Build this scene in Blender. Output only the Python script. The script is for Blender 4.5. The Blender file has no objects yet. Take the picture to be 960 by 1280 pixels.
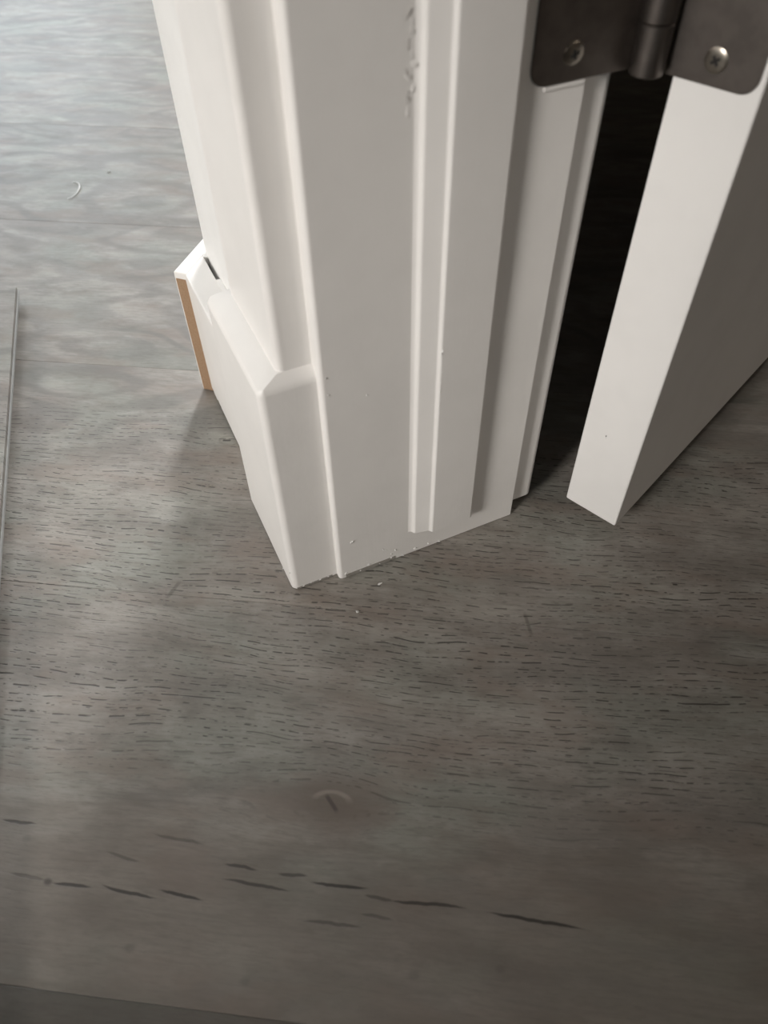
import bpy, bmesh, math, random
from mathutils import Vector, Matrix
random.seed(7)
SC = bpy.context.scene
COL = SC.collection
MM = 0.001

# ------------------------------------------------------------------ camera
# World frame: X runs through the wall (bright room at -X, dim room at +X),
# Y runs along the wall away from the viewer, Z is up.  Origin = foot of the
# jamb's near corner.
CAM_POS = (-0.0798, -0.2485, 0.372)
FX = 961.0
NADIR = (499.0, 1443.0)
AZ = math.radians(66.3)
def camera_matrix():
    down = Vector(((NADIR[0]-480)/FX, (NADIR[1]-640)/FX, 1)).normalized()   # x right, y down, z forward
    up = -down
    fwd = Vector((0, 0, 1))
    fh = (fwd - up*fwd.dot(up)).normalized()
    right = fh.cross(up)
    if right.x < 0: right = -right
    R = Matrix((right, fh, up))
    c, s = math.cos(AZ), math.sin(AZ)
    M = Matrix(((s, c, 0), (-c, s, 0), (0, 0, 1)))
    W = M @ R
    m = Matrix(((W[0][0], -W[0][1], -W[0][2]), (W[1][0], -W[1][1], -W[1][2]), (W[2][0], -W[2][1], -W[2][2]))).to_4x4()
    m.translation = Vector(CAM_POS)
    return m
cd = bpy.data.cameras.new('camera')
cam = bpy.data.objects.new('camera', cd); COL.objects.link(cam)
cam.matrix_world = camera_matrix()
cd.sensor_fit = 'HORIZONTAL'; cd.sensor_width = 36.0; cd.lens = 36.0*FX/960.0
cd.clip_start = 0.01; cd.clip_end = 50
cd.dof.use_dof = True; cd.dof.focus_distance = 0.47; cd.dof.aperture_fstop = 12.0
SC.camera = cam

# ------------------------------------------------------------------ world, lights, exposure
w = bpy.data.worlds.new('world'); SC.world = w; w.use_nodes = True
w.node_tree.nodes['Background'].inputs[0].default_value = (0.55, 0.6, 0.68, 1)
w.node_tree.nodes['Background'].inputs[1].default_value = 0.05
def lamp(name, kind, loc, target, power, color, **kw):
    d = bpy.data.lights.new(name, kind); d.energy = power; d.color = color
    for k, v in kw.items(): setattr(d, k, v)
    o = bpy.data.objects.new(name, d); COL.objects.link(o)
    o.location = loc
    o.rotation_euler = (Vector(target)-Vector(loc)).to_track_quat('-Z', 'Y').to_euler()
    return o
# unseen spot over the viewer's left shoulder; narrow cone added to darken near floor
lamp('falloff_spot', 'SPOT', (-1.86, -0.72, 0.95), (0.06, 0.14, 0.17), 276.0, (1.0, 0.955, 0.905),
     spot_size=math.radians(21.5), spot_blend=1.0, shadow_soft_size=0.34)
# daylight from the window in the far wall of the bright room
lamp('window_daylight', 'AREA', (-0.20, 3.30, 0.95), (-0.20, 0.0, 0.5), 12.5, (0.72, 0.87, 1.0),
     shape='RECTANGLE', size=1.3, size_y=0.7)
# ceiling lamp of the bright room, beyond the angled wall
lamp('ceiling_lamp', 'AREA', (1.15, 2.05, 2.30), (0.6, 1.3, 0.0), 68.0, (0.96, 0.98, 1.0),
     shape='DISK', size=0.40)
# unseen overhead fill, added to brighten the up-facing ledges
lamp('overhead_fill', 'AREA', (-1.0, 1.5, 2.36), (-0.1, 0.50, 0.1), 1.25, (1.0, 0.985, 0.95),
     shape='DISK', size=0.7, spread=math.radians(50))
# weak warm fill, unseen, added to lift the door face and dim room
lamp('dim_room_fill', 'AREA', (1.5, -2.1, 1.1), (0.5, -0.1, 0.1), 4.0, (1.0, 0.86, 0.72),
     shape='DISK', size=0.4)
SC.cycles.max_bounces = 6; SC.cycles.diffuse_bounces = 4; SC.cycles.glossy_bounces = 3
vs = SC.view_settings
vs.view_transform = 'Standard'; vs.look = 'None'; vs.exposure = 0.0; vs.gamma = 1.0; vs.use_curve_mapping = False

# ------------------------------------------------------------------ node helpers
class S:
    """a socket with arithmetic"""
    def __init__(s, t, o): s.t = t; s.o = o
    def _m(s, op, *a, clamp=False):
        n = s.t.nodes.new('ShaderNodeMath'); n.operation = op; n.use_clamp = clamp
        for i, v in enumerate((s,)+a):
            if isinstance(v, S): s.t.links.new(v.o, n.inputs[i])
            else: n.inputs[i].default_value = v
        return S(s.t, n.outputs[0])
    def __add__(s, b): return s._m('ADD', b)
    def __radd__(s, b): return s._m('ADD', b)
    def __sub__(s, b): return s._m('SUBTRACT', b)
    def __rsub__(s, b): return (s*-1.0)+b
    def __mul__(s, b): return s._m('MULTIPLY', b)
    def __rmul__(s, b): return s._m('MULTIPLY', b)
    def __truediv__(s, b): return s._m('DIVIDE', b)
    def abs(s): return s._m('ABSOLUTE')
    def floor(s): return s._m('FLOOR')
    def frac(s): return s._m('FRACT')
    def sin(s): return s._m('SINE')
    def sqrt(s): return s._m('SQRT')
    def exp(s): return s._m('EXPONENT')
    def max(s, b): return s._m('MAXIMUM', b)
    def min(s, b): return s._m('MINIMUM', b)
    def step(s, a, b):      # smoothstep a->b gives 0->1
        n = s.t.nodes.new('ShaderNodeMapRange'); n.interpolation_type = 'SMOOTHSTEP'
        s.t.links.new(s.o, n.inputs['Value'])
        n.inputs['From Min'].default_value = min(a, b); n.inputs['From Max'].default_value = max(a, b)
        n.inputs['To Min'].default_value = 0.0 if a < b else 1.0
        n.inputs['To Max'].default_value = 1.0 if a < b else 0.0
        return S(s.t, n.outputs['Result'])
def new_mat(name):
    m = bpy.data.materials.new(name); m.use_nodes = True
    t = m.node_tree; b = t.nodes['Principled BSDF']
    return m, t, b
def vec(t, x, y, z=0.0):
    n = t.nodes.new('ShaderNodeCombineXYZ')
    for i, v in enumerate((x, y, z)):
        if isinstance(v, S): t.links.new(v.o, n.inputs[i])
        else: n.inputs[i].default_value = v
    return n.outputs[0]
def noise(t, v, scale=1.0, detail=2.0, rough=0.5, dist=0.0):
    n = t.nodes.new('ShaderNodeTexNoise')
    if v is not None: t.links.new(v, n.inputs['Vector'])
    n.inputs['Scale'].default_value = scale; n.inputs['Detail'].default_value = detail
    n.inputs['Roughness'].default_value = rough; n.inputs['Distortion'].default_value = dist
    return S(t, n.outputs['Fac'])
def mixc(t, fac, a, b):
    n = t.nodes.new('ShaderNodeMix'); n.data_type = 'RGBA'
    if isinstance(fac, S): t.links.new(fac.o, n.inputs[0])
    else: n.inputs[0].default_value = fac
    for i, v in ((6, a), (7, b)):
        if isinstance(v, tuple): n.inputs[i].default_value = v+(1,)
        else: t.links.new(v, n.inputs[i])
    return n.outputs[2]
def bump(t, b, h, strength, dist):
    n = t.nodes.new('ShaderNodeBump'); n.inputs['Strength'].default_value = strength
    n.inputs['Distance'].default_value = dist
    t.links.new(h.o, n.inputs['Height']); t.links.new(n.outputs[0], b.inputs['Normal'])
def wpos(t, k=1000.0):
    g = t.nodes.new('ShaderNodeNewGeometry'); s = t.nodes.new('ShaderNodeSeparateXYZ')
    t.links.new(g.outputs['Position'], s.inputs[0])
    return tuple(S(t, s.outputs[i])*k for i in range(3))

# ------------------------------------------------------------------ materials
def paint_mat(name, col, rough, amp=0.25, scale=0.35, spec=0.5):
    m, t, b = new_mat(name)
    x, y, z = wpos(t)
    v = vec(t, x, y, z)
    n1 = noise(t, v, 0.02, 3, 0.6)
    n2 = noise(t, v, scale, 3, 0.55)
    n3 = noise(t, vec(t, x*1.0, y*1.0, z*0.06), 0.8, 2, 0.5)     # faint brush strokes running up
    dark = tuple(c*0.955 for c in col)
    t.links.new(mixc(t, n1.step(0.35, 0.7), col, dark), b.inputs['Base Color'])
    b.inputs['Roughness'].default_value = rough
    b.inputs['Specular IOR Level'].default_value = spec
    bump(t, b, n2*0.7+n3*0.3, amp, 0.0006)
    return m
TRIM = paint_mat('trim_paint', (0.81, 0.79, 0.765), 0.38, 0.16, 0.22)
DOORP = paint_mat('door_paint', (0.81, 0.795, 0.775), 0.42, 0.10, 0.3)
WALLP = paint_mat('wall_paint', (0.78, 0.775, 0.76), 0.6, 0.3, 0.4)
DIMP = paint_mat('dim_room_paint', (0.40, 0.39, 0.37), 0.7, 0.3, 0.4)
CHIP = paint_mat('paint_flake', (0.84, 0.83, 0.81), 0.45, 0.1, 0.5)

def mdf_mat():
    m, t, b = new_mat('raw_fibreboard')
    x, y, z = wpos(t)
    n = noise(t, vec(t, x, y, z*0.5), 1.4, 4, 0.7); n2 = noise(t, vec(t, x, y, z), 0.08, 2)
    c = mixc(t, n.step(0.3, 0.75), (0.36, 0.235, 0.145), (0.28, 0.175, 0.10))
    t.links.new(mixc(t, n2.step(0.4, 0.8)*0.4, c, (0.30, 0.20, 0.13)), b.inputs['Base Color'])
    b.inputs['Roughness'].default_value = 0.9
    bump(t, b, n, 0.5, 0.0005)
    return m
MDF = mdf_mat()
def metal_mat(name, col, rough, aniso=True):
    m, t, b = new_mat(name)
    x, y, z = wpos(t)
    n = noise(t, vec(t, x*3.0, y*3.0, z*0.15), 1.0, 3, 0.6)
    n2 = noise(t, vec(t, x, y, z), 0.15, 2)
    t.links.new(mixc(t, n2.step(0.3, 0.7), col, tuple(c*0.82 for c in col)), b.inputs['Base Color'])
    b.inputs['Metallic'].default_value = 1.0
    r = n*0.12+(rough-0.06)
    t.links.new(r.o, b.inputs['Roughness'])
    bump(t, b, n, 0.08, 0.0003)
    return m
HINGE = metal_mat('satin_bronze_nickel', (0.175, 0.155, 0.142), 0.42)
SCREW = metal_mat('screw_nickel', (0.33, 0.30, 0.26), 0.30)
def plain_mat(name, col, rough=0.8):
    m, t, b = new_mat(name)
    x, y, z = wpos(t); n = noise(t, vec(t, x, y, z), 0.5, 3)
    t.links.new(mixc(t, n, col, tuple(c*0.8 for c in col)), b.inputs['Base Color'])
    b.inputs['Roughness'].default_value = rough
    return m
DARK = plain_mat('dark_recess', (0.02, 0.018, 0.016))
GRIME = plain_mat('grey_grime', (0.30, 0.28, 0.25))
PCORE = plain_mat('vinyl_core', (0.42, 0.42, 0.41), 0.6)

# floor boards: p = along the boards, q = across them (mm)
PD = (0.857, -0.515); QD = (0.515, 0.857)
CRACKS = [(-141.2,-152.9,-122.0,-153.5,.8),(-127.3,-175.4,-107.8,-176.5,.45),(-106.6,-177.2,-85.7,-177.8,.9),
 (-84.5,-176.0,-54.7,-179.2,.9),(-57.7,-175.4,-34.2,-177.3,.95),(-67.8,-152.0,-39.4,-153.9,.45),(-86.7,-161.7,-67.6,-164.5,.45),
 (-30.9,-161.1,-12.9,-162.2,.8),(-5.5,-162.6,10.2,-162.6,.7),(-31.2,-167.5,5.0,-169.2,.8),(8.8,-165.0,38.7,-165.0,.9),
 (34.6,-167.7,49.9,-168.4,.6),(33.7,-175.0,50.6,-176.0,.5),(8.0,-180.6,37.9,-180.2,.6),(44.5,-168.3,83.4,-167.8,.85),(86.9,-168.7,135.2,-170.8,.9)]
def floor_mat():
    m, t, b = new_mat('grey_wood_vinyl')
    x, y, z = wpos(t)
    oi = t.nodes.new('ShaderNodeObjectInfo'); sc = t.nodes.new('ShaderNodeSeparateColor')
    t.links.new(oi.outputs['Color'], sc.inputs[0])
    seed, tone, spare = (S(t, sc.outputs[i]) for i in range(3))
    p = x*PD[0]+y*PD[1]
    q = x*QD[0]+y*QD[1]
    off = seed*900.0
    # knots push the grain aside
    def knot(p0, q0, sp, sq):
        dp = (p-p0)/sp; dq = (q-q0)/sq
        return dp, dq, dp*dp+dq*dq
    kp, kq, kr = knot(14.9, -128.5, 26.0, 15.0)
    k2p, k2q, k2r = knot(-92.4, 107.5, 12.0, 8.0)
    push = kq*((kr*-0.8).exp())*13.0+k2q*((k2r*-0.8).exp())*4.0
    w1 = noise(t, vec(t, p*0.006+off, q*0.012), 1.0, 2, 0.5)
    w2 = noise(t, vec(t, p*0.03+off, q*0.08), 1.0, 2, 0.5)
    qw = q+(w1-0.5)*26.0+(w2-0.5)*4.0-push
    # broad tone
    b1 = noise(t, vec(t, p*0.006+off*1.3, q*0.022), 1.0, 4, 0.6)
    b2 = noise(t, vec(t, p*0.016+off, qw*0.05), 1.0, 4, 0.6)
    b3 = noise(t, vec(t, p*0.012-off, q*0.02), 1.0, 2, 0.5)
    # long fine streaks
    st = noise(t, vec(t, p*0.012+off, qw*0.55), 1.0, 3, 0.6)
    # flame figure = contour lines of a stretched noise field
    fl = noise(t, vec(t, p*0.007+off*0.7, qw*0.018), 1.0, 1.0, 0.4)
    flame = ((fl+(w2-0.5)*0.05)*40.0).sin().step(-0.2, 1.0)
    flz = noise(t, vec(t, p*0.004+off*2.0, q*0.011), 1.0, 1.0, 0.5).step(0.45, 0.62)
    far = q.step(70.0, 130.0)
    # short dark pores in rows
    def ticks(pitch, plen, thr, wd, sd):
        rr = qw/pitch+(noise(t, vec(t, p*0.05+sd+off, q*0.05), 1.0, 1, 0.5)-0.5)*0.3
        row = rr.floor(); fr = ((rr.frac())-0.5).abs()
        n = noise(t, vec(t, p/plen+off+sd, row*7.31+sd), 1.0, 1.5, 0.6)
        return n.step(thr, thr+0.09)*fr.step(wd, wd*0.35)
    tk = ticks(4.1, 7.0, 0.48, 0.115, 3.0).max(ticks(2.7, 4.5, 0.53, 0.12, 11.0)*0.65)
    tz = noise(t, vec(t, p*0.007+off+5.0, q*0.03+2.0), 1.0, 3, 0.6).step(0.34, 0.56)
    body = q.step(-150.0, -95.0)*q.step(150.0, 105.0)
    tmask = (tz*0.6+0.42)*(body*0.9+0.10)
    tk = tk*tmask
    # rough-sawn cross marks
    cr = noise(t, vec(t, p*0.16+off, q*0.014), 1.0, 2, 0.5)
    # long checks in the near board
    wob = (noise(t, vec(t, p*0.07, q*0.02), 1.0, 3, 0.6)-0.5)*2.6
    tot = None
    for (p0, q0, p1, q1, s) in CRACKS:
        cp, hl = (p0+p1)/2, (p1-p0)/2; sl = (q1-q0)/(p1-p0)
        u = ((p-cp)/hl).abs()
        d = (q-(q0+q1)/2-(p-cp)*sl+wob).abs()
        tap = u.step(1.0, 0.25)
        k = (d-tap*0.5).step(0.40, 0.0)*u.step(1.0, 0.6)*s
        tot = k if tot is None else tot.max(k)
    # knots
    rk = (kr.sqrt())
    kn = rk.step(1.5, 0.25)*0.62
    kslit = (((p-14.9)*0.75+(q+129.0)*0.66).abs().step(1.5, 0.4))*(((q+129.0)*0.75-(p-14.9)*0.66).abs().step(6.0, 3.0))
    kring = (rk-0.33).abs().step(0.10, 0.02)*0.25
    k2 = (k2r.sqrt()-0.55).abs().step(0.13, 0.03)*0.5
    def dot(p0, q0, r): 
        return ((p-p0)*(p-p0)+(q-q0)*(q-q0)*2.0).sqrt().step(r, r*0.3)
    spots = dot(-107.6, -177.1, 2.8)*0.8
    spots = spots.max((((p-109.3)*0.95+(q+19.2)*0.25).abs().step(1.4, 0.4))*((q+19.2).abs().step(9.0, 4.0))*0.42)
    spots = spots.max((((p+95.9)*0.9+(q+16.3)*-0.3).abs().step(1.6, 0.5))*((q+16.3).abs().step(8.0, 3.0))*0.4)
    for (a, c, r) in ((-125, -160, 3.0), (60, -196, 3.5), (-10, -206, 3.0), (-62, -199, 3.2), (96, -190, 3.0)):
        spots = spots.max(dot(a, c, r)*0.22)
    # colour
    base = mixc(t, b1.step(0.34, 0.68), (0.350, 0.322, 0.288), (0.235, 0.213, 0.190))
    base = mixc(t, b3.step(0.42, 0.66)*0.7, base, (0.255, 0.262, 0.228))
    base = mixc(t, b2.step(0.45, 0.75)*0.6, base, (0.165, 0.145, 0.125))
    base = mixc(t, st.step(0.45, 0.75)*0.34, base, (0.16, 0.145, 0.13))
    base = mixc(t, cr.step(0.5, 0.8)*0.14*body, base, (0.40, 0.385, 0.36))
    fine = noise(t, vec(t, p*0.10+off, q*0.62), 1.0, 5, 0.72)
    mot = noise(t, vec(t, p*0.022+off*3.0, q*0.05+4.0), 1.0, 5, 0.65)
    base = mixc(t, fine.step(0.44, 0.66)*0.34, base, (0.12, 0.108, 0.095))
    base = mixc(t, mot.step(0.50, 0.66)*0.46, base, (0.15, 0.132, 0.115))
    base = mixc(t, mot.step(0.48, 0.32)*0.38, base, (0.42, 0.395, 0.36))
    hue = noise(t, vec(t, p*0.014+off*5.0, q*0.035+9.0), 1.0, 4, 0.6)
    base = mixc(t, hue.step(0.48, 0.66)*0.45, base, (0.235, 0.185, 0.155))
    near_brown_shade = ((q*-0.02+(b2-0.5)*2.4)).step(2.2, 3.4)  # browner wood plus the near floor's shade, both put into the colour
    base = mixc(t, near_brown_shade*0.5, base, (0.150, 0.122, 0.098))
    base = mixc(t, flame*(flz*0.16+far*0.34), base, (0.15, 0.14, 0.13))
    base = mixc(t, tk*0.86, base, (0.045, 0.040, 0.036))
    base = mixc(t, kn, base, (0.125, 0.100, 0.080))
    base = mixc(t, k2*0.4, base, (0.10, 0.085, 0.07))
    base = mixc(t, kring*1.6*kq.step(-0.05, 0.25), base, (0.40, 0.36, 0.31))
    base = mixc(t, (kslit*0.7).max(spots), base, (0.05, 0.042, 0.036))
    base = mixc(t, tot*0.92, base, (0.022, 0.019, 0.017))
    # board tone
    hv = t.nodes.new('ShaderNodeHueSaturation'); t.links.new(base, hv.inputs['Color'])
    t.links.new((tone*2.0).o, hv.inputs['Value'])
    t.links.new(hv.outputs[0], b.inputs['Base Color'])
    t.links.new((b2*0.12+0.36).o, b.inputs['Roughness'])
    b.inputs['Specular IOR Level'].default_value = 0.5
    bump(t, b, (tk*-1.0)+(tot*-1.2)+st*0.25, 0.35, 0.0006)
    return m
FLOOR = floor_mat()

# ------------------------------------------------------------------ mesh helpers
def link(name, me, mat, parent=None):
    o = bpy.data.objects.new(name, me); COL.objects.link(o)
    if mat and not me.materials: me.materials.append(mat)
    if parent: o.parent = parent
    if len(me.polygons) < 400:
        wn = o.modifiers.new('weighted', 'WEIGHTED_NORMAL'); wn.keep_sharp = True
    return o
def finish(bm, name, smooth=True, angle=40):
    bmesh.ops.recalc_face_normals(bm, faces=bm.faces)
    me = bpy.data.meshes.new(name); bm.to_mesh(me); bm.free()
    if smooth:
        for f in me.polygons: f.use_smooth = True
        try: me.set_sharp_from_angle(angle=math.radians(angle))
        except Exception: pass
    return me
def prism_bm(poly, z0, z1, axis='Z'):
    """poly in mm, extruded between z0 and z1 along Z (or profile in XZ along Y)"""
    bm = bmesh.new(); lo, hi = [], []
    for a, b in poly:
        if axis == 'Z': lo.append(bm.verts.new((a*MM, b*MM, z0*MM))); hi.append(bm.verts.new((a*MM, b*MM, z1*MM)))
        else: lo.append(bm.verts.new((a*MM, z0*MM, b*MM))); hi.append(bm.verts.new((a*MM, z1*MM, b*MM)))
    n = len(poly)
    bm.faces.new(lo[::-1]); bm.faces.new(hi)
    for i in range(n): bm.faces.new((lo[i], lo[(i+1) % n], hi[(i+1) % n], hi[i]))
    bmesh.ops.recalc_face_normals(bm, faces=bm.faces)
    return bm
def bevel(bm, mm, seg=3, sel=None):
    es = [e for e in bm.edges if sel is None or sel(e)]
    bmesh.ops.bevel(bm, geom=es, offset=mm*MM, segments=seg, profile=0.5, affect='EDGES', clamp_overlap=True)
    return bm
def vertical(e):
    d = e.verts[1].co-e.verts[0].co
    return abs(d.z) > 0.9*d.length
def tag(o, label, cat, group=None, kind=None):
    o['label'] = label; o['category'] = cat
    if group: o['group'] = group
    if kind: o['kind'] = kind
    return o
def empty(name, loc):
    o = bpy.data.objects.new(name, None); COL.objects.link(o); o.location = Vector(loc)*MM
    o.empty_display_size = 0.02
    return o
def child(o, parent):
    o.parent = parent; o.matrix_parent_inverse = Matrix.Translation(-parent.location)
    return o
def rect(x0, x1, y0, y1): return [(x0, y0), (x1, y0), (x1, y1), (x0, y1)]

# ------------------------------------------------------------------ floor
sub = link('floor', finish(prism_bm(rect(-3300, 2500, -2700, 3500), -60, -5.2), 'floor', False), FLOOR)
tag(sub, 'grey wood-look plank floor running under the door frame', 'floor', kind='structure')
PW, PL = 198.0, 1500.0
def plank_mesh():
    bm = prism_bm(rect(-PL/2+.05, PL/2-.05, -PW/2+.05, PW/2-.05), -5.0, 0.0)
    bevel(bm, 0.34, 2, lambda e: all(v.co.z > -0.001 for v in e.verts))
    return finish(bm, 'plank')
pm = plank_mesh()
ang = math.atan2(PD[1], PD[0])
TONE = {-1: -.45, 0: .40, 1: .54, 2: .40, 3: .32, 4: .50, 5: .40, 6: .55, -2: .3}
for r in range(-6, 9):
    qc = 79.1+(r-1)*PW          # row 1 lies between the two seams at q = -19.9 and 178.1
    for k in (-1, 0, 1):
        pc = k*PL
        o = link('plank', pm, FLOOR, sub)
        o.location = ((pc*PD[0]+qc*QD[0])*MM, (pc*PD[1]+qc*QD[1])*MM, 0)
        o.rotation_euler = (0, 0, ang)
        tn = TONE.get(r, random.uniform(.35, .65)) if k == 0 else random.uniform(.35, .65)
        sd_ = random.random()
        o.color = (0.31 if (k == 0 and r in (0, 1)) else sd_, (tn*0.5+0.75)/2, 0.5, 1)

# ------------------------------------------------------------------ walls and ceiling (room shell)
A2 = math.radians(43.0)
W2 = Vector((math.sin(A2), math.cos(A2))); N2 = Vector((-math.cos(A2), math.sin(A2)))   # angled wall: direction, outward normal
CORNER = Vector((-0.5, 212.0))
far = CORNER+W2*4200
inn = far-N2*117
k = CORNER-N2*117
yb = k.y+(116.5-k.x)/W2.x*W2.y
poly = [(-0.5, 18.5), (116.5, 18.5), (116.5, yb), (inn.x, inn.y), (far.x, far.y), (CORNER.x, CORNER.y)]
bm = prism_bm(poly, -4, 2400)
bevel(bm, 2.5, 3, lambda e: vertical(e) and abs(e.verts[0].co.x*1000+0.5) < 0.1 and abs(e.verts[0].co.y*1000-212) < 0.1)
tag(link('wall_back', finish(bm, 'wall'), WALLP), 'white painted wall end behind the door casing', 'wall', kind='structure')
bm = prism_bm(rect(-0.5, 116.5, -2600, -800), -4, 2400)
tag(link('wall_front', finish(bm, 'wall', False), WALLP), 'white wall across the doorway, out of frame', 'wall', kind='structure')
bm = prism_bm(rect(-0.5, 116.5, -799, 18), 2070, 2400)
tag(link('wall_above', finish(bm, 'wall', False), WALLP), 'white wall over the doorway, out of frame', 'wall', kind='structure')
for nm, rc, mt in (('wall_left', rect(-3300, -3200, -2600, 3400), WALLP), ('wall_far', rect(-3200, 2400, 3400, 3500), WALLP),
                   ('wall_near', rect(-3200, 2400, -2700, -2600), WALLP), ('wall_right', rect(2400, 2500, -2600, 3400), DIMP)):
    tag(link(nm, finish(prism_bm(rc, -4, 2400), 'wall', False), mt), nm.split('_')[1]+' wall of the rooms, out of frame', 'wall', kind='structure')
tag(link('ceiling', finish(prism_bm(rect(-3300, 2500, -2700, 3500), 2400, 2460), 'ceiling', False), WALLP), 'white ceiling over both rooms, out of frame', 'ceiling', kind='structure')

# ------------------------------------------------------------------ paint blobs
def blob(name, loc, size, parent, mat=CHIP, seed=0, flat=(1, 1, 1)):
    rnd = random.Random(seed)
    bm = bmesh.new(); bmesh.ops.create_icosphere(bm, subdivisions=2, radius=1.0)
    ph = [rnd.uniform(0, 6) for _ in range(4)]
    for v in bm.verts:
        c = v.co
        s = 1+0.25*math.sin(3*c.x+ph[0])+0.2*math.sin(4*c.y+ph[1])+0.2*math.sin(5*c.z+ph[2])
        v.co = Vector((c.x*flat[0], c.y*flat[1], c.z*flat[2]))*s*size*0.72*MM
    o = link(name, finish(bm, name), mat)
    o.location = Vector(loc)*MM
    o.rotation_euler = (rnd.uniform(-.3, .3), rnd.uniform(-.3, .3), rnd.uniform(-.5, .5))
    if parent:
        o.parent = parent
        o.matrix_parent_inverse = Matrix.Translation(-parent.location)
    return o

# ------------------------------------------------------------------ door jamb with its stop
jamb = empty('trim_1', (58, 9, 0))
tag(jamb, 'white painted door jamb with a moulded stop down its middle', 'door jamb', kind='structure')
bm = prism_bm(rect(0, 116, 0, 18), 0.6, 2070)
bevel(bm, 2.2, 4, lambda e: vertical(e) and e.verts[0].co.y < 0.001 and e.verts[0].co.x < 0.05)
bevel(bm, 0.9, 2, lambda e: vertical(e) and e.verts[0].co.y < 0.0005 and e.verts[0].co.x > 0.11)
child(link('jamb_board', finish(bm, 'jamb_board'), TRIM), jamb)
prof = [(44.2, 0), (45.6, -0.35), (46.5, -1.2), (47.0, -2.2), (48.0, -2.75), (55.2, -4.05), (56.1, -4.7), (56.6, -5.7), (57.6, -6.2), (81.6, -6.2), (82.7, -5.6), (83, -4.6), (83, 0)]
child(link('door_stop', finish(prism_bm(prof, 21.5, 2060), 'door_stop', True, 50), TRIM), jamb)
# ragged grime and filler along the foot of the jamb
for i in range(9):
    xx = 4+i*7.6+random.uniform(-2, 2)
    blob('paint_flake', (xx, -0.15, random.uniform(1.0, 5.0)), random.uniform(0.5, 1.1), jamb, CHIP, i, (1.4, .5, .7))
for (xx, zz, s) in ((9.2, 31.5, 1.4), (3.0, 152, .6), (3.4, 142, .6), (22.0, 135, .6), (28, 14, .6), (36, 9, .9), (33.5, 6.5, .8), (30, 12, .5)):
    blob('paint_flake', (xx, -0.2, zz), s, jamb, CHIP, int(xx*7+zz), (.8, .5, 1.1))
for i in range(10):
    blob('paint_flake', (57.2+random.uniform(-.4, .5), -6.2, random.uniform(112, 158)), random.uniform(.35, .9), jamb, CHIP, 50+i, (.7, .5, 1.2))
for i in range(12):
    blob('filler_smear', (42.8+random.uniform(-1.6, 1.0), -0.05, 257+i*2.6), random.uniform(.8, 1.4), jamb, TRIM, 80+i, (1.1, .08, 2.2))
bm = prism_bm([(4, -0.25), (36, -0.25), (36, 0.1), (4, 0.1)], 0.7, 3.2)
child(link('grime_line', finish(bm, 'grime_line'), GRIME), jamb)

# ------------------------------------------------------------------ casing of the bright side and its plinth block
bm = prism_bm(rect(-16.2, -0.05, 8.6, 77.5), 155.0, 2140)
bevel(bm, 3.6, 5, lambda e: vertical(e) and e.verts[0].co.x < -0.01)
tag(link('trim_2', finish(bm, 'casing'), TRIM), 'flat white door casing standing on the plinth block', 'casing', kind='structure')

def frustum(rings):
    bm = bmesh.new(); prev = None
    for (x0, x1, y0, y1, z) in rings:
        vs_ = [bm.verts.new((a*MM, b*MM, z*MM)) for a, b in rect(x0, x1, y0, y1)]
        if prev:
            for i in range(4): bm.faces.new((prev[i], prev[(i+1) % 4], vs_[(i+1) % 4], vs_[i]))
        else: bm.faces.new(vs_[::-1])
        prev = vs_
    bm.faces.new(prev)
    bmesh.ops.recalc_face_normals(bm, faces=bm.faces)
    return bm
plinth = empty('trim_3', (-13, 45, 0))
tag(plinth, 'thick white plinth block at the foot of the casing', 'plinth block', kind='structure')
bm = frustum([(-27.4, -0.05, 4.3, 85, 0.9), (-27.4, -0.05, 4.3, 85, 149.5), (-16.3, -0.05, 8.5, 79, 155)])
bevel(bm, 3.8, 6, lambda e: vertical(e) and e.verts[0].co.x < -0.02)
bevel(bm, 2.6, 5, lambda e: abs(e.verts[0].co.z-0.1495) < 1e-5 and abs(e.verts[1].co.z-0.1495) < 1e-5)
child(link('plinth_body', finish(bm, 'plinth_body', True, 50), TRIM), plinth)
for i, (xx, yy, zz, s, f) in enumerate(((-25.5, 5.2, 2.0, .9, (1.2, .8, .6)), (-21, 4.1, 1.8, .9, (1.6, .5, .7)), (-16, 4.1, 2.4, .8, (1.5, .5, .7)), (-11, 4.1, 1.7, .8, (1.6, .5, .6)),
                                (-6, 4.1, 2.2, .7, (1.4, .5, .7)), (-2, 4.1, 1.6, .9, (1.2, .5, .8)), (-27.5, 21, 2.0, .8, (.6, 1.2, .6)), (-27.3, 7.2, 14, .7, (.6, .8, .6)))):
    blob('paint_flake', (xx, yy, zz), s, plinth, CHIP, 120+i, f)
blob('chip_mark', (-27.1, 6.6, 15.2), 0.55, plinth, GRIME, 140, (.5, .7, .7))
bm = prism_bm([(-25, 4.0), (-3, 4.0), (-3, 4.5), (-25, 4.5)], 0.9, 1.9)
child(link('grime_line', finish(bm, 'grime_line'), GRIME), plinth)

# ------------------------------------------------------------------ baseboards
bb = empty('baseboard_left', (-11, 140, 0))
tag(bb, 'short white baseboard between the plinth block and the wall corner', 'baseboard', kind='structure')
BZ = 98.0
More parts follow.
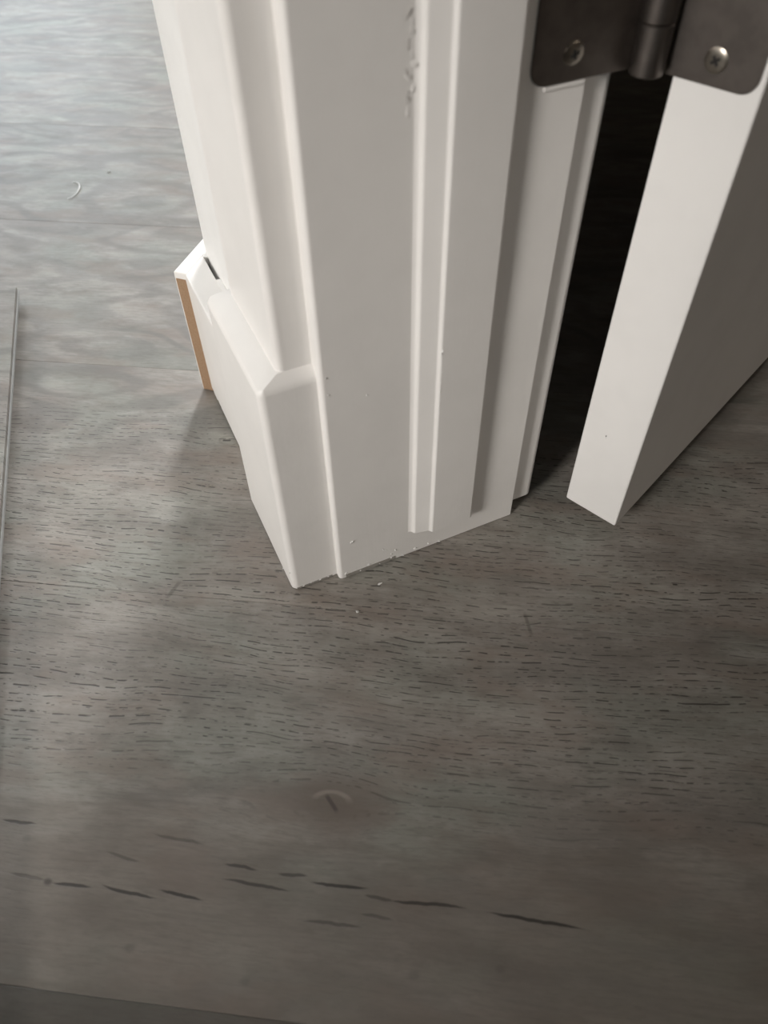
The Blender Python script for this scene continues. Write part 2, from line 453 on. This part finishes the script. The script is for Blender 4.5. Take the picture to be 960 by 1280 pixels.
# body as sections along Y; the bottom edge is ragged towards the far end
OUT = Vector((-25.0, 199.5))                     # outer corner of the next piece
endp = OUT-N2*6.9
ys = [85.3, 110, 140, 160]+[166+i*2.4 for i in range(11)]
ys = [v for v in ys if v < 191.5]+[194.2]
rb = random.Random(3)
bm = bmesh.new(); prev = None
for i, yy in enumerate(ys):
    rag = 0 if yy < 160 else rb.choice((0.5, 1.2, 2.2, 3.4, 1.6))
    z0 = 1.0+rag
    last = i == len(ys)-1
    yi = 208.3 if last else yy
    pts = [(-19.5, yy, z0), (-19.5, yy, BZ-3), (-18.9, yy-.5*last, BZ-0.9), (-17.6, yy-1.0*last, BZ), (-3.4, yi, BZ), (-3.4, yi, z0)]
    vv = [bm.verts.new((a*MM, b*MM, c*MM)) for a, b, c in pts]
    if prev:
        n = len(vv)
        for j in range(n): bm.faces.new((prev[j], prev[(j+1) % n], vv[(j+1) % n], vv[j]))
    else: bm.faces.new(vv)
    prev = vv
bm.faces.new(prev[::-1])
child(link('board', finish(bm, 'board', True, 35), TRIM), bb)
# caulk fills the joint against the wall except for the open slot near the corner
bm = prism_bm([(-3.6, 80), (-0.6, 80), (-0.6, 177), (-3.6, 177.6)], 90, 98.4)
child(link('caulk', finish(bm, 'caulk'), CHIP), bb)

b2 = empty('baseboard_back', (OUT.x+5, OUT.y+5, 0))
tag(b2, 'white baseboard on the angled wall with a raw brown cut end', 'baseboard', kind='structure')
T2 = 9.6
a = OUT; e = OUT+W2*1500
poly = [tuple(a), tuple(e), tuple(e-N2*T2), tuple(a-N2*T2)]
bm = prism_bm(poly, 0.6, BZ)
bevel(bm, 1.2, 3, lambda ed: all(v.co.z > 0.09 for v in ed.verts))
child(link('board', finish(bm, 'board'), TRIM), b2)
a1 = OUT-N2*0.7; a2 = OUT-N2*(T2-0.2)
poly = [tuple(a1), tuple(a1-W2*0.35), tuple(a2-W2*0.35), tuple(a2)]
bm = prism_bm(poly, 0.8, 93.0)
raw = child(link('raw_edge', finish(bm, 'raw_edge', False), MDF), b2)
raw['label'] = 'raw brown fibreboard cut end'
bm = prism_bm([(-3.5, 207.0), (-0.4, 206.0), (-0.4, 212.0), (-2.0, 210.2)], 91, 98.1)
child(link('caulk', finish(bm, 'caulk'), CHIP), b2)

# ------------------------------------------------------------------ casing of the dim side
bm = prism_bm(rect(116.6, 132.5, 4.6, 74), 8.0, 2140)
bevel(bm, 4.0, 5, lambda e: vertical(e) and e.verts[0].co.x > 0.12)
tag(link('trim_4', finish(bm, 'casing'), TRIM), 'white casing edge beside the dark gap at the hinge', 'casing', kind='structure')

# ------------------------------------------------------------------ door leaf
DO = Vector((148.4, -9.4)); DD = Vector((0.392, -0.92)).normalized(); DN = Vector((-DD.y, DD.x))
if DN.x < 0: DN = -DN
def dpt(u, v): return tuple(DO+DD*u+DN*v)
door = empty('door_1', (DO.x, DO.y, 0))
tag(door, 'open white door standing on its hinge over the dark gap', 'door', kind='structure')
bm = prism_bm([dpt(0, 0), dpt(34.7, 0), dpt(34.7, 755), dpt(0, 755)], 10, 2050)
bevel(bm, 1.1, 3)
child(link('door_slab', finish(bm, 'door_slab'), DOORP), door)
c = dpt(14.2, -0.02)
blob('nail_hole', (c[0], c[1], 72.5), 0.75, door, DARK, 5, (.5, .5, 1.0))
c = dpt(14.2, -0.1)
blob('filler_smear', (c[0], c[1], 71.2), 0.9, door, CHIP, 6, (.5, .5, .7))

# ------------------------------------------------------------------ hinge
PIN = (139.0, -5.0)
hinge = empty('door_hinge', (PIN[0], PIN[1], 254))
tag(hinge, 'satin dark metal butt hinge joining door and jamb', 'hinge')
HZ0, HZ1 = 254.0, 343.0
def leaf_bm(w0, w1, rad, thick, z0, z1, left):
    """plate in (s, z), thickness along t: rounded on the side away from the pin"""
    pts = []
    def arc(cx, cz, a0, a1):
        for i in range(7):
            an = math.radians(a0+(a1-a0)*i/6); pts.append((cx+rad*math.cos(an), cz+rad*math.sin(an)))
    if left:
        arc(w0+rad, z0+rad, 270, 180); arc(w0+rad, z1-rad, 180, 90); pts.extend([(w1, z1), (w1, z0)])
    else:
        pts.extend([(w0, z1), (w0, z0)]); 
        arc(w1-rad, z0+rad, 270, 360); arc(w1-rad, z1-rad, 0, 90)
    return pts
def plate(pts, f0, f1):
    bm = bmesh.new()
    lo = [bm.verts.new(Vector(f0(s, z))*MM) for s, z in pts]; hi = [bm.verts.new(Vector(f1(s, z))*MM) for s, z in pts]
    n = len(pts)
    bm.faces.new(lo[::-1]); bm.faces.new(hi)
    for i in range(n): bm.faces.new((lo[i], lo[(i+1) % n], hi[(i+1) % n], hi[i]))
    bmesh.ops.recalc_face_normals(bm, faces=bm.faces)
    bevel(bm, 0.3, 2)
    return bm
# jamb leaf: lies on the jamb face (plane Y=0), proud by 0.7 mm
pts = leaf_bm(90.5, 134.5, 6.5, 2, 255.2, HZ1, True)
lj = child(link('hinge_leaf', finish(plate(pts, lambda s, z: (s, -0.9, z), lambda s, z: (s, 1.0 if s < 117 else 0.9, z)), 'hinge_leaf'), HINGE), hinge)
# door leaf: on the hinge edge of the door
pts = leaf_bm(-3.0, 32.6, 6.5, 2, 253.4, HZ1, False)
ld = child(link('hinge_leaf', finish(plate(pts, lambda s, z: dpt(s, -1.0)+(z,), lambda s, z: dpt(s, 0.6)+(z,)), 'hinge_leaf'), HINGE), hinge)
# barrel of five knuckles
seg = (HZ1-HZ0)/5
for i in range(5):
    bm = bmesh.new(); N = 32
    rings = [(0.15, 5.9), (0.6, 6.4), (seg-0.6, 6.4), (seg-0.15, 5.9)]
    prev = None
    for (dz, r) in rings:
        vv = [bm.verts.new(((PIN[0]+r*math.cos(2*math.pi*j/N))*MM, (PIN[1]+r*math.sin(2*math.pi*j/N))*MM, (HZ0+i*seg+dz)*MM)) for j in range(N)]
        if prev:
            for j in range(N): bm.faces.new((prev[j], prev[(j+1) % N], vv[(j+1) % N], vv[j]))
        else: bm.faces.new(vv[::-1])
        prev = vv
    bm.faces.new(prev)
    child(link('knuckle', finish(bm, 'knuckle', True, 35), HINGE), hinge)
bm = prism_bm([(PIN[0]+2.6*math.cos(j*math.pi/8), PIN[1]+2.6*math.sin(j*math.pi/8)) for j in range(16)], HZ0-0.4, HZ1+2)
child(link('hinge_pin', finish(bm, 'hinge_pin'), SCREW), hinge)
def screw(center, normal, leaf, tilt, spin, recess=None):
    """countersunk cross-head screw, axis = normal"""
    bm = bmesh.new(); N = 28
    prof = [(4.4, -0.9), (4.4, 0.05), (4.15, 0.18), (3.4, 0.45), (2.2, 0.62), (0.001, 0.68)]
    prev = None
    for (r, h) in prof:
        vv = [bm.verts.new((r*math.cos(2*math.pi*j/N)*MM, r*math.sin(2*math.pi*j/N)*MM, h*MM)) for j in range(N)]
        if prev:
            for j in range(N): bm.faces.new((prev[j], prev[(j+1) % N], vv[(j+1) % N], vv[j]))
        else: bm.faces.new(vv[::-1])
        prev = vv
    bm.faces.new(prev); bmesh.ops.remove_doubles(bm, verts=bm.verts, dist=1e-6)
    o = link('screw', finish(bm, 'screw', True, 35), SCREW)
    q = Vector(normal).to_track_quat('Z', 'Y')
    o.rotation_mode = 'QUATERNION'
    o.rotation_quaternion = q @ Matrix.Rotation(math.radians(tilt), 3, 'X').to_quaternion() @ Matrix.Rotation(math.radians(spin), 3, 'Z').to_quaternion()
    o.location = Vector(center)*MM
    o.parent = leaf
    # cross recess: two crossed bars, dark
    bm = bmesh.new()
    for (lx, ly) in ((1.9, 0.6), (0.6, 1.9)):
        m4 = Matrix.Diagonal((lx*2*MM, ly*2*MM, 0.5*MM, 1)); m4.translation = (0, 0, 0.5*MM)
        bmesh.ops.create_cube(bm, size=1.0, matrix=m4)
    r = link('cross_slot', finish(bm, 'cross_slot', False), DARK)
    r.rotation_mode = 'QUATERNION'; r.rotation_quaternion = o.rotation_quaternion; r.location = o.location
    return o, r
for zz, xx in ((264.6, 107.6), (299, 99.5), (333, 107.6)):
    o, r = screw((xx, -1.0, zz), (0, -1, 0), lj, 6, 20); r.parent = lj
for zz, uu in ((262.2, 15.2), (299, 23), (333, 15.2)):
    c = dpt(uu, -1.1); o, r = screw((c[0], c[1], zz), (-DN.x, -DN.y, 0), ld, 0, 35); r.parent = ld
# the painted lip of the mortise below the jamb leaf
bm = prism_bm(rect(97, 114.5, -1.0, 0.2), 253.4, 254.9)
bevel(bm, 0.3, 2)
child(link('mortise_lip', finish(bm, 'mortise_lip'), TRIM), jamb)

# ------------------------------------------------------------------ loose plank on the floor, left edge of the picture
LP = Vector((-130.3, 376.6)); ld_ = Vector((-35.4, -205.2)).normalized(); ln = Vector((ld_.y, -ld_.x))
if ln.x > 0: ln = -ln
lp = empty('loose_plank', (LP.x-60, LP.y-150, 0))
tag(lp, 'loose grey floor plank lying at the left edge of the picture', 'plank')
def lpt(u, v): return tuple(LP+ld_*u+ln*v)
bm = prism_bm([lpt(0, 0), lpt(700, 0), lpt(700, 120), lpt(0, 120)], 5.4, 11.2)
bevel(bm, 0.6, 2)
o = child(link('board', finish(bm, 'board'), FLOOR), lp); o.color = (0.37, 0.46, 0.5, 1)
bm = prism_bm([lpt(0.5, -0.9), lpt(700, -0.9), lpt(700, 1.0), lpt(0.5, 1.0)], 5.5, 7.6)
child(link('locking_tongue', finish(bm, 'locking_tongue'), PCORE), lp)
bm = prism_bm([lpt(7, 7), lpt(705, 7), lpt(705, 126), lpt(7, 126)], 0.05, 5.3)  # unseen board added as a riser; its inset makes a shaded recess
bevel(bm, 0.5, 2)
o = child(link('hidden_riser', finish(bm, 'hidden_riser'), FLOOR), lp); o.color = (0.77, 0.45, 0.5, 1)
# ------------------------------------------------------------------ crumbs on the floor
flakes = [(20.1, -12.7, 1.3, 'white paint crumb on the floor just in front of the jamb'),
          (0.6, -24.7, 1.2, 'white paint sliver on the floor nearest the viewer'),
          (-18.7, 563.0, 1.9, 'white speck on the far floor beside the curled shaving')]
for i, (xx, yy, s, lab) in enumerate(flakes):
    tag(blob('paint_chip', (xx, yy, s*0.35), s, None, CHIP, 300+i, (1.3, .8, .28)), lab, 'paint chip')
bm = bmesh.new(); ring = []
for i in range(15):
    tt = i/14; an = math.radians(100-170*tt)
    px, py, r = 9*math.cos(an)-2, 16*math.sin(an)*(1 if tt < .6 else 1.15), 0.7*(1-0.6*abs(tt-.5)*2)
    ring.append([bm.verts.new(((px+r*math.cos(a_)*math.cos(an))*MM, (py+r*math.cos(a_)*math.sin(an))*MM, (0.9+r*math.sin(a_))*MM)) for a_ in [j*math.pi/3 for j in range(6)]])
for A_, B_ in zip(ring, ring[1:]):
    for j in range(6): bm.faces.new((A_[j], A_[(j+1) % 6], B_[(j+1) % 6], B_[j]))
bm.faces.new(ring[0]); bm.faces.new(ring[-1])
o = link('paint_shaving', finish(bm, 'paint_shaving'), CHIP); o.location = (-0.0595, 0.541, 0.0); o.rotation_euler = (0, 0, math.radians(-25))
tag(o, 'thin white curled shaving lying on the far floor', 'shaving')
